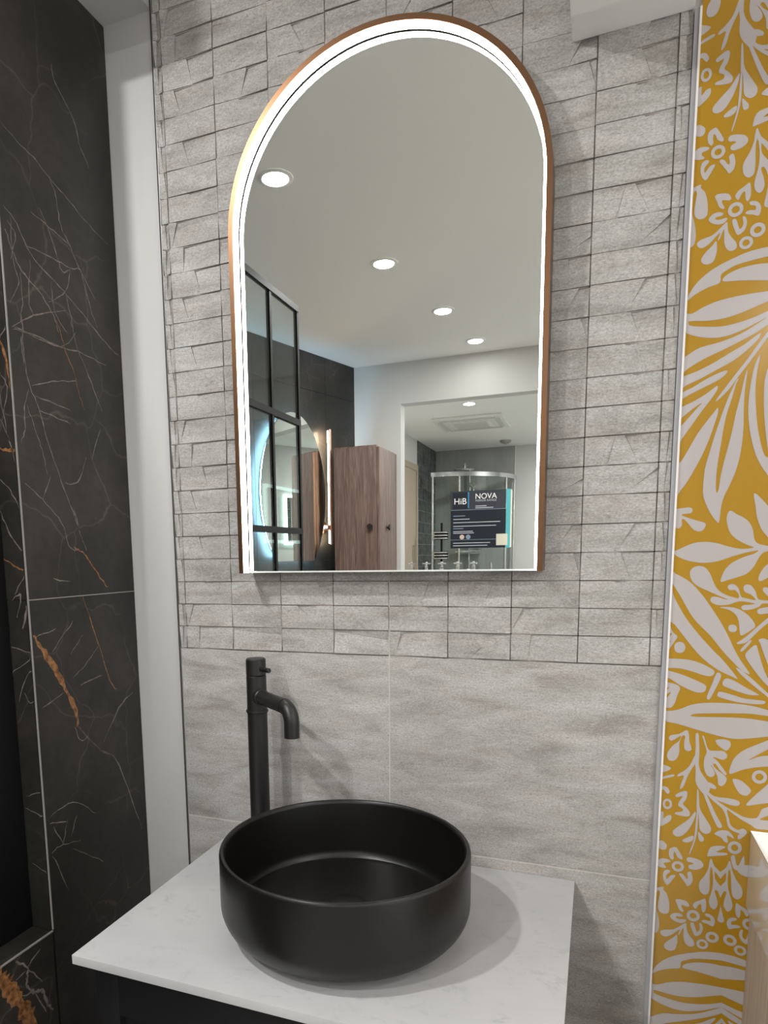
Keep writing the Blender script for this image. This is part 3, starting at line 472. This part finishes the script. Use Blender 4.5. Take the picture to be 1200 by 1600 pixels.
d = empty('door_1', (-.765, -4.62, 0)); struct(d, 'cream door and frame in the side wall of the rear room')
box('door_leaf', 0, .012, -.24, .36, 0, 2.09, 'cream_door', d)
box('door_frame', 0, .02, -.29, -.24, 0, 2.14, 'cream_door', d); box('door_frame', 0, .02, .36, .41, 0, 2.14, 'cream_door', d); box('door_frame', 0, .02, -.24, .36, 2.09, 2.14, 'cream_door', d)
struct(box('wall_rear_right', 1.3, 1.5, YE, YB-.09, 0, ZC2, 'white_paint'), 'white side wall of the rear room')

# ------------------------------------------------------------------ basin, counter, vanity, tap
ct = empty('countertop', (.394, -.223, .856))
tag(ct, 'white marble-effect countertop under the black basin', 'countertop')
box('slab', -.307, .308, -.223, .2215, 0, .013, 'white_quartz', ct, .0012)
va = empty('vanity_unit', (.394, -.22, 0)); tag(va, 'black vanity unit beneath the white countertop', 'cabinet')
bm = bmesh.new(); bx(bm, -.285, .286, -.19, .219, .06, .855); obj('body', bm, 'vanity_black', va, True, .0015)
box('plinth', -.27, .27, -.15, .21, 0, .06, 'vanity_black', va)
for za, zb in ((.50, .845), (.07, .49)):
    fr = empty('drawer', (0, -.19, 0)); fr.parent = va
    for q in (box('stile', -.283, -.247, -.02, 0, za, zb, 'vanity_black', None, .001), box('stile', .247, .284, -.02, 0, za, zb, 'vanity_black', None, .001),
              box('rail', -.247, .247, -.02, 0, zb-.06, zb, 'vanity_black', None, .001), box('rail', -.247, .247, -.02, 0, za, za+.06, 'vanity_black', None, .001),
              box('panel', -.247, .247, -.010, 0, za+.06, zb-.06, 'vanity_black')):
        q.parent = fr
    kb = bmesh.new(); tube(kb, [(0, -.02, (za+zb)/2), (0, -.034, (za+zb)/2), (0, -.036, (za+zb)/2), (0, -.046, (za+zb)/2)], [.006, .006, .014, .013], 20)
    obj('knob', kb, 'chrome', fr, True)

bs = empty('wash_basin', (.4025, -.248, .869)); tag(bs, 'round matt black countertop wash basin', 'basin')
RB, HB = .174, .122
prof = [(0, 0), (.105, 0), (.112, .002), (.116, .006)]
for i in range(13):
    a = radians(-78+i*6.5*.98); prof.append((RB-.046+.046*cos(a), .050+.046*sin(a)))
prof += [(RB, .06), (RB, HB-.005), (RB-.0006, HB-.002), (RB-.002, HB-.0004), (RB-.004, HB), (RB-.006, HB-.0006), (RB-.0078, HB-.003), (RB-.0085, HB-.006)]
prof += [(RB-.0125, .040), (RB-.0140, .032), (RB-.0180, .0275), (RB-.024, .0262), (.09, .0215), (.045, .0185), (0, .0175)]
bm = bmesh.new(); lathe(bm, prof, (0, 0, 0), 96); obj('bowl', bm, 'basin_black', bs, True)
bm = bmesh.new(); lathe(bm, [(0, .0330), (.018, .0325), (.028, .0305), (.0325, .0280), (.0335, .026), (.0335, .0235), (.024, .0225), (.024, .0178), (0, .0178)], (0, 0, 0), 40); obj('waste_cap', bm, 'basin_black', bs, True)
bm = bmesh.new(); lathe(bm, [(.036, .0186), (.036, .0215), (.0385, .0205), (.0395, .0189)], (0, 0, 0), 40); obj('waste_ring', bm, 'basin_black', bs, True)

tp = empty('basin_tap', (.180, -.070, .869)); tag(tp, 'tall matt black pillar tap behind the basin', 'tap')
HT = .348; RT = .0172
bm = bmesh.new(); lathe(bm, [(0, 0), (.026, 0), (.026, .003), (.0245, .005), (RT, .005), (RT, .256), (0, .256)], (0, 0, 0), 40); obj('pillar', bm, 'tap_black', tp, True)
bm = bmesh.new(); lathe(bm, [(RT-.002, .2535), (RT+.0016, .254), (RT+.0022, .256), (RT+.0016, .2585), (RT-.002, .259)], (0, 0, 0), 40); obj('collar', bm, 'tap_black', tp, True)
bm = bmesh.new(); lathe(bm, [(0, .2575), (RT, .2575), (RT, .3175), (RT-.001, .3185), (0, .3185)], (0, 0, 0), 40); obj('valve_body', bm, 'tap_black', tp, True)
cap = bmesh.new(); lathe(cap, [(0, .319), (RT-.001, .319), (RT, .320), (RT, HT-.002), (RT-.002, HT), (0, HT)], (0, 0, 0), 40); cap = obj('control_cap', cap, 'tap_black', tp, True)
SD = Vector((cos(radians(-38)), sin(radians(-38)), 0))
HD = Vector((cos(radians(-30)), sin(radians(-30)), 0))
bm = bmesh.new(); hz = .331; tube(bm, [HD*.012+Vector((0, 0, hz)), HD*.040+Vector((0, 0, hz)), HD*.0412+Vector((0, 0, hz))], [.0042, .0042, .0032], 16); obj('lever_pin', bm, 'tap_black', cap, True)
SZ = .2830
path = [SD*.010+Vector((0, 0, SZ))]; L_ = .128; RE = .023
path += [SD*(L_-RE)+Vector((0, 0, SZ))]
for i in range(1, 13):
    a = pi/2*i/12; path.append(SD*(L_-RE+RE*sin(a))+Vector((0, 0, SZ-RE+RE*cos(a))))
path.append(SD*L_+Vector((0, 0, SZ-.046)))
bm = bmesh.new(); tube(bm, path, .0122, 28); sp = obj('spout', bm, 'tap_black', tp, True)
bm = bmesh.new(); tube(bm, [SD*.012+Vector((0, 0, SZ)), SD*.021+Vector((0, 0, SZ)), SD*.0225+Vector((0, 0, SZ))], [.0140, .0140, .0126], 28); obj('spout_collar', bm, 'tap_black', sp, True)
bm = bmesh.new(); tube(bm, [SD*(L_-RE-.002)+Vector((0, 0, SZ)), SD*(L_-RE+.001)+Vector((0, 0, SZ))], .0129, 28); obj('joint_ring', bm, 'tap_black', sp, True)

# ------------------------------------------------------------------ arch mirror
MX, MR, MZ0, MZA, YM = .3935, .2505, 1.361, 1.9015, -.034
def arch(off, n=48, zb=MZ0):
    r_ = MR-off; return [(MX-r_, zb)]+[(MX-r_*cos(pi*i/n), MZA+r_*sin(pi*i/n)) for i in range(n+1)]+[(MX+r_, zb)]
def arch_strip(bm, o0, o1, y0, y1, zb=MZ0):
    A_, B_ = arch(o0, zb=zb), arch(o1, zb=zb); rows = []
    for (xa, za), (xb, zb_) in zip(A_, B_):
        rows.append([bm.verts.new(q) for q in ((xa, y0, za), (xb, y0, zb_), (xb, y1, zb_), (xa, y1, za))])
    for a, b_ in zip(rows, rows[1:]):
        for k in range(4): bm.faces.new((a[k], a[(k+1) % 4], b_[(k+1) % 4], b_[k]))
    bm.faces.new(rows[0]); bm.faces.new(rows[-1][::-1]); return bm
am = empty('arch_mirror', (0, 0, 0)); tag(am, 'arched mirror with bronze frame and glowing light strip on tiled wall', 'mirror')
obj('frame', arch_strip(bmesh.new(), 0, .0082, -.050, -.0035), 'bronze', am, True)
obj('light_strip', arch_strip(bmesh.new(), .0084, .0118, -.0492, YM-.0024, MZ0+.001), 'led_warm', am, True)
obj('black_gap_line', arch_strip(bmesh.new(), .0084, 0.0122, YM-.0023, YM-.0001, MZ0+.001), 'black_metal', am, True)  # added black strip drawing the dark gap line between light strip and glass
bm = bmesh.new(); pts = arch(.0084, zb=MZ0+.003); prism(bm, pts, YM, YM+.005); obj('mirror_glass', bm, 'mirror_glass', am)
box('glass_edge', MX-MR+.009, MX+MR-.009, YM-.0006, YM+.006, MZ0+.0005, MZ0+.0030, 'mirror_edge', am)
bm = bmesh.new(); prism(bm, arch(.035, zb=MZ0+.03), YM+.005, -.002); obj('back_box', bm, 'dark_back', am)
bm = bmesh.new(); prism(bm, arch(.0086, zb=MZ0+.0012), YM+.0062, YM+.0085); obj('back_plate', bm, 'dark_back', am)

# information sticker on the glass
SX, SZ1, SZT = .506, 1.3965, 1.4825
stc = empty('information_sticker', (0, 0, 0)); tag(stc, 'navy information sticker with teal edge on the arched mirror glass', 'sticker')
sy = YM-.0004
box('panel', SX, .5885, sy, YM-.0001, SZ1, SZT-.0285, 'sticker_navy', stc); box('header', SX, .5885, sy, YM-.0001, SZT-.028, SZT, 'sticker_navy_top', stc)
box('logo_block', SX+.003, SX+.0265, sy-.0001, sy, SZT-.0265, SZT-.002, 'sticker_navy', stc)
box('teal_edge', .5888, .5952, sy, YM-.0001, SZ1-.0005, SZT, 'sticker_teal', stc); box('pale_edge', .5952, .5972, sy, YM-.0001, SZ1, SZT-.001, 'sticker_cream', stc)
box('blue_bar', SX+.0258, SX+.0278, sy-.0002, sy, SZT-.0255, SZT-.002, 'sticker_blue', stc)
box('rule', SX, .5885, sy-.0001, sy, SZT-.0287, SZT-.0279, 'sticker_line', stc); box('rule', SX, .575, sy-.0001, sy, SZ1+.0125, SZ1+.0132, 'sticker_line', stc)
text_mesh('HiB', .013, SX+.0055, SZT-.0195, sy-.0001, 'lettering', 'sticker_white', stc, .0185)
text_mesh('NOVA', .0115, SX+.0375, SZT-.0125, sy-.0001, 'lettering', 'sticker_white', stc, .0315)
text_mesh('MIRROR RANGE', .0042, SX+.0375, SZT-.0165, sy-.0001, 'lettering', 'sticker_grey', stc, .0310)
for (xa, w_, zz, mm) in ((.0375, .0165, .0225, 'sticker_grey'), (.0375, .0265, .0252, 'sticker_grey')):
    box('small_print', SX+xa, SX+xa+w_, sy-.0001, sy, SZT-zz-.0012, SZT-zz, mm, stc)
for w_, zz, mm in ((.018, .0365, 'sticker_steel'), (.025, .0415, 'sticker_grey'), (.0705, .0465, 'sticker_grey'), (.0645, .0520, 'sticker_grey'), (.0155, .0555, 'sticker_steel'), (.030, .0600, 'sticker_grey'), (.0315, .0625, 'sticker_grey'), (.056, .0775, 'sticker_grey'), (.052, .0815, 'sticker_grey')):
    box('small_print', SX+.004, SX+.004+w_, sy-.0001, sy, SZT-zz-.0011, SZT-zz, mm, stc)
for cx, mm in ((.0175, 'sticker_pink'), (.027, 'sticker_steel')):
    bm = bmesh.new(); prism(bm, [(SX+cx+.0036*cos(2*pi*i/20), SZT-.0690+.0036*sin(2*pi*i/20)) for i in range(20)], sy-.0001, sy); obj('colour_dot', bm, mm, stc)
box('blank_square', .5750, .5915, sy-.0002, sy, SZ1+.0035, SZ1+.0205, 'sticker_cream', stc)

# ------------------------------------------------------------------ black framed shower screen
ss = empty('shower_screen', (-.172, -.64, ZS)); tag(ss, 'black framed grid glass shower screen standing on the low marble wall', 'shower screen')
bt = .009; yv = [-1.015, -.822, -.64, -.46, -.338]; zv = [ZS, 1.134, 1.467, 1.803, 2.142]
def sb_(n_, y0, y1, z0, z1, d_=.013, m='black_metal'): return box(n_, -d_, d_, y0+.64, y1+.64, z0-ZS, z1-ZS, m, ss)
sb_('wall_post', -.338, -.2695, ZS, 2.15, .009)
for y in yv[:-1]: sb_('upright', y-bt*.7, y+bt*.7, ZS, 2.15, .006)
for i, z in enumerate(zv): sb_('crossbar', yv[0]-bt*.7, yv[-1], z if i == 0 else z-bt, z+bt*(1.8 if i == 0 else 1), .007)
for i in range(4):
    for j in range(4): sb_('glass_pane', yv[i]+bt*.7, yv[i+1]-(bt*.7 if i < 3 else 0), zv[j]+bt*(1.8 if j == 0 else 1), zv[j+1]-bt, .003, 'clear_glass')

# ------------------------------------------------------------------ right-hand sink on its oak unit
sk = empty('ceramic_sink', (.9365, -.002, .869)); tag(sk, 'white rectangular ceramic sink against the yellow wallpaper', 'sink')
bm = bmesh.new(); W_, D_, H_ = .60, .44, .116
bx(bm, 0, W_, -D_, 0, 0, H_)
bm.faces.ensure_lookup_table(); top = max(bm.faces, key=lambda f: f.calc_center_median().z)
r_ = bmesh.ops.inset_region(bm, faces=[top], thickness=.014); r2 = bmesh.ops.inset_region(bm, faces=[top], thickness=.012)
for v in top.verts: v.co.z -= .07
obj('bowl', bm, 'ceramic', sk, True, .003)
bm = bmesh.new(); lathe(bm, [(0, .0505), (.02, .0500), (.024, .0475), (.024, .046), (0, .046)], (.30, -.22, 0), 28); obj('waste', bm, 'chrome', sk, True)
ok = empty('oak_unit', (.9425, -.002, .36)); tag(ok, 'light oak wall unit below the white sink', 'cabinet')
box('body', 0, .588, -.425, 0, 0, .509, 'light_oak', ok, .001); box('drawer', .003, .585, -.445, -.4255, .01, .50, 'light_oak', ok, .0015)

# ------------------------------------------------------------------ ceiling downlights, some added as unseen fill lights
def downlight(p_, label, r_, w, spot=True):
    t = empty('downlight', p_); tag(t, label, 'downlight', 'recessed ceiling downlights')
    bm = bmesh.new(); lathe(bm, [(r_*.74, -.002), (r_*.80, -.005), (r_, -.003), (r_, -.0002)], (0, 0, 0), 36); obj('bezel', bm, 'plastic_white', t, True)
    bm = bmesh.new(); lathe(bm, [(0, -.0035), (r_*.74, -.0025), (r_*.76, -.0002)], (0, 0, 0), 36); obj('lens', bm, 'lens_glow', t, True)
    if w: lamp('downlight_lamp', (0, 0, -.0065), w, t)
    return t
for p_, lb, w in (((-.208, -.967), 'ceiling downlight nearest the arched mirror', 2.0), ((-.086, -1.679), 'ceiling downlight second from the arched mirror', 1.7), ((.014, -2.293), 'ceiling downlight third from the arched mirror', .7), ((.078, -2.817), 'ceiling downlight just in front of the doorway wall', .09),
                  ((1.85, -.80), 'added unseen fill light over the yellow wall, right of the white sink', .7), ((1.54, -2.92), 'ceiling downlight beside the doorway wall, right of the row', .5), ((2.7, -1.3), 'added unseen fill light at the far right of the front ceiling', .8), ((2.3, -2.2), 'added unseen fill light at the far right of the ceiling near the back wall', 1), ((-.95, -1.1), 'added unseen fill light inside the dark marble shower bay', .5)):  # unseen fill lights added for brightness, except the one beside the doorway wall
    downlight((*p_, ZC), lb, .052, SPOT_W*w)
downlight((-.098, -3.656, ZC2), 'single downlight in the lower ceiling beyond the doorway', .045, SPOT_W*.7)
downlight((.75, -4.6, ZC2), 'added unseen fill light in the lower rear ceiling nearer the glowing rectangular mirror', .045, SPOT_W*3.4)  # unseen light put in to brighten the rear room, given a downlight body

# ------------------------------------------------------------------ things seen in the arch mirror
ov = empty('oval_mirror', dwp(.268, 0, 1.715), math.atan2(LV.y, LV.x)); tag(ov, 'backlit oval mirror with flat bottom edge on the angled dark wall', 'mirror')
def oval(k, n=64):
    a_, b_ = .266*k, .432*k; zb = -.354*k; out = []
    for i in range(n):
        t = 2*pi*i/n; x, z = a_*cos(t), b_*sin(t)
        if z < zb: continue
        out.append((t, x, z))
    out.sort(key=lambda q: (q[0]-radians(-90)) % (2*pi)); xe = a_*math.sqrt(1-(zb/b_)**2)
    return [(xe, zb)]+[(x, z) for _, x, z in out]+[(-xe, zb)]
bm = bmesh.new(); prism(bm, oval(1.0), .040, .034); obj('mirror_glass', bm, 'mirror_glass', ov)
bm = bmesh.new(); prism(bm, oval(.93), .033, .010); obj('light_ring', bm, 'led_cool', ov)
bm = bmesh.new(); prism(bm, oval(.90), .009, .0005); obj('back_plate', bm, 'dark_back', ov)

bl = empty('wall_lamp', dwp(.552, 0, 1.548), math.atan2(LV.y, LV.x)); tag(bl, 'slim copper bar wall lamp beside the oval mirror', 'wall lamp')
bm = bmesh.new(); tube(bm, [(0, .0005, 0), (0, .012, 0), (0, .014, 0)], [.034, .034, .030], 28); obj('mount', bm, 'copper', bl, True)
bm = bmesh.new(); tube(bm, [(0, .012, 0), (0, .05, 0)], .016, 20); obj('arm', bm, 'copper', bl, True)
bm = bmesh.new(); tube(bm, [(.012, .055, -.098), (.012, .055, .547)], .0085, 18); br = obj('bar', bm, 'copper', bl, True)
bm = bmesh.new(); bx(bm, .003, .014, .0440, .0460, -.09, .54); obj('glow_strip', bm, 'copper_glow', br)
cb = empty('walnut_cabinet', (-.555, -2.85, 0)); tag(cb, 'tall walnut cabinet with dark knobs in the corner by the doorway', 'cabinet')
box('body', -.120, .125, -.188, .175, .35, 1.985, 'walnut', cb, .002)
f1 = box('door', -.118, .108, .1755, .192, .36, 1.975, 'walnut', cb, .0015); f2 = box('door', .1255, .140, -.18, .165, .36, 1.975, 'walnut', cb, .0015)
for pr, a, b_ in ((f1, (.096, .192, 1.542), (.096, .214, 1.542)), (f2, (.140, .02, 1.542), (.160, .02, 1.542))):
    bm = bmesh.new(); m_ = Vector(a).lerp(Vector(b_), .5); tube(bm, [a, m_, m_.lerp(Vector(b_), .05), b_], [.007, .007, .0165, .0165], 20); obj('knob', bm, 'knob_dark', pr, True)

lm = empty('rectangular_mirror', (1.3, -4.02, 1.71)); tag(lm, 'rectangular mirror with glowing outline on the rear room side wall', 'mirror')
box('mirror_glass', -.03, -.004, -.30, .30, -.195, .195, 'mirror_glass', lm)
bm = bmesh.new()
for q in ((-.325, .325, .195, .22), (-.325, .325, -.22, -.195), (-.325, -.30, -.195, .195), (.30, .325, -.195, .195)): bx(bm, -.030, -.004, q[0], q[1], q[2], q[3])
obj('light_frame', bm, 'led_mint', lm)

ac = empty('air_conditioner', (-.19, -4.32, ZC2)); tag(ac, 'white ceiling cassette air conditioner in the rear room', 'air conditioner')
box('panel', -.25, .25, -.26, .26, -.018, -.0005, 'plastic_white', ac, .004); box('intake_grille', -.14, .14, -.14, .14, -.026, -.0185, 'plastic_white', ac, .003)
for i in range(9): box('grille_slat', -.12, .12, -.125+i*.03, -.118+i*.03, -.0285, -.0262, 'slat_pale', ac)
for q in ((-.2, .2, .185, .222), (-.2, .2, -.222, -.185), (-.222, -.185, -.17, .17), (.185, .222, -.17, .17)): box('louvre', *q, -.0225, -.0185, 'slat_pale', ac)
sd = empty('smoke_detector', (-.067, -5.319, ZC2)); tag(sd, 'small round detector on the rear room ceiling', 'detector')
bm = bmesh.new(); lathe(bm, [(0, -.028), (.025, -.027), (.045, -.018), (.05, -.0005)], (0, 0, 0), 28); obj('cover', bm, 'slat_grey', sd, True)
bm = bmesh.new(); lathe(bm, [(0, -.033), (.012, -.032), (.016, -.0275)], (0, 0, 0), 20); obj('sensor', bm, 'slat_grey', sd, True)

qc = Vector((-.64, -5.62, 0)); QR = .62
se = empty('shower_enclosure', (qc.x, qc.y, 0)); tag(se, 'curved glass shower enclosure with chrome top rail in the rear room', 'shower enclosure')
def qa(a, r_=QR): return (r_*cos(a), r_*sin(a))
def curved(bm, a0, a1, r0, r1, z0, z1, n=14):
    rows = []
    for i in range(n+1):
        a = a0+(a1-a0)*i/n; p0, p1 = qa(a, r0), qa(a, r1)
        rows.append([bm.verts.new(q) for q in ((*p0, z0), (*p1, z0), (*p1, z1), (*p0, z1))])
    for a, b_ in zip(rows, rows[1:]):
        for k in range(4): bm.faces.new((a[k], a[(k+1) % 4], b_[(k+1) % 4], b_[k]))
    bm.faces.new(rows[0]); bm.faces.new(rows[-1][::-1]); return bm
obj('tray', curved(bmesh.new(), 0, pi/2, 0.001, QR+.02, 0, .12), 'ceramic', se)
obj('top_rail', curved(bmesh.new(), -.02, pi/2+.02, QR-.016, QR+.016, 2.045, 2.082), 'chrome', se, True)
obj('bottom_rail', curved(bmesh.new(), -.02, pi/2+.02, QR-.016, QR+.016, .12, .15), 'chrome', se, True)
for a0, a1 in ((.02, .38), (.38, .78), (.80, 1.2), (1.2, pi/2-.02)): obj('glass_panel', curved(bmesh.new(), a0, a1, QR-.003, QR+.003, .15, 2.045), 'clear_glass', se, True)
for a in (.0, .38, 1.2, pi/2): obj('upright', tube(bmesh.new(), [(*qa(a), .15), (*qa(a), 2.045)], .010, 12), 'chrome', se, True)
obj('door_handle', tube(bmesh.new(), [(*qa(.74, QR+.035), 1.0), (*qa(.74, QR+.035), 1.3)], .009, 12), 'chrome', se, True)
sh = empty('rain_shower', (-.43, -5.62, 2.0)); tag(sh, 'chrome round shower head on riser inside the curved enclosure', 'shower head')
obj('riser', tube(bmesh.new(), [(0, -.02, -.95), (0, -.02, .16), (0, .02, .19), (0, .22, .19), (0, .25, .17), (0, .25, .145)], .011, 14), 'chrome', sh, True)
obj('spray_plate', lathe(bmesh.new(), [(0, .146), (.02, .146), (.095, .135), (.1, .128), (.095, .122), (0, .122)], (0, .25, 0), 36), 'chrome', sh, True)
obj('valve', tube(bmesh.new(), [(-.12, 0, -.6), (.12, 0, -.6)], .024, 18), 'chrome', sh, True)
obj('hand_shower', tube(bmesh.new(), [(.05, .05, -.15), (.05, .07, -.02), (.05, .10, .02), (.05, .115, .01)], [.011, .012, .03, .032], 16), 'chrome', sh, True)
rk = empty('shower_caddy', (-.515, -4.75, 0)); tag(rk, 'chrome pole caddy with two three-bar baskets in front of the curved shower', 'caddy')
obj('pole', lathe(bmesh.new(), [(0, 0), (.06, 0), (.06, .01), (.009, .016), (.009, 1.64), (0, 1.645)], (0, -.05, 0), 20), 'black_metal', rk, True)
for zz in (1.537, 1.371):
    bk = box('basket', -.058, .058, -.044, -.038, zz-.034, zz+.034, 'black_metal', rk, .002)
    for z in (-.024, 0, .024): obj('bar', tube(bmesh.new(), [(-.055, -.04, zz+z), (-.055, .02, zz+z), (-.045, .03, zz+z), (.045, .03, zz+z), (.055, .02, zz+z), (.055, -.04, zz+z)], .0062, 12), 'chrome', bk, True)
dc = empty('display_counter', (-.36, -4.26, 0)); tag(dc, 'narrow display counter carrying a row of chrome taps', 'counter')
box('body', -.33, .27, -.09, .09, 0, 1.17, 'plastic_white', dc, .002); box('top', -.335, .275, -.095, .095, 1.17, 1.19, 'grey_panel', dc, .002)
names = ['first', 'second', 'third', 'fourth', 'fifth']
def display_tap():
    t = empty('display_tap')
    obj('base', lathe(bmesh.new(), [(0, 0), (.022, 0), (.022, .006), (.015, .010), (.014, .085), (.0, .088)], (0, 0, 0), 24), 'chrome', t, True)
    obj('spout', tube(bmesh.new(), [(0, .008, .06), (0, .05, .074), (0, .085, .070), (0, .095, .055)], [.010, .009, .0085, .0085], 14), 'chrome', t, True)
    hd = obj('crosshead', lathe(bmesh.new(), [(0, .088), (.012, .089), (.013, .100), (.008, .105), (.008, .118), (.013, .124), (.010, .135), (0, .138)], (0, 0, 0), 20), 'chrome', t, True)
    for a in (0, pi/2): obj('handle_arm', tube(bmesh.new(), [(-.032*cos(a), -.032*sin(a), .121), (-.018*cos(a), -.018*sin(a), .121), (.018*cos(a), .018*sin(a), .121), (.032*cos(a), .032*sin(a), .121)], [.0065, .005, .005, .0065], 12), 'chrome', hd, True)
    return t
dt = display_tap()
for k in range(5):
    t = dt if k == 0 else copy_tree(dt)
    t.location = (-.640+.121*k, -4.26, 1.19); t.rotation_euler = (0, 0, .25*k-.4)
    tag(t, 'chrome display tap, '+names[k]+' from the cream door on the rear display counter', 'tap', 'chrome taps on the display counter')
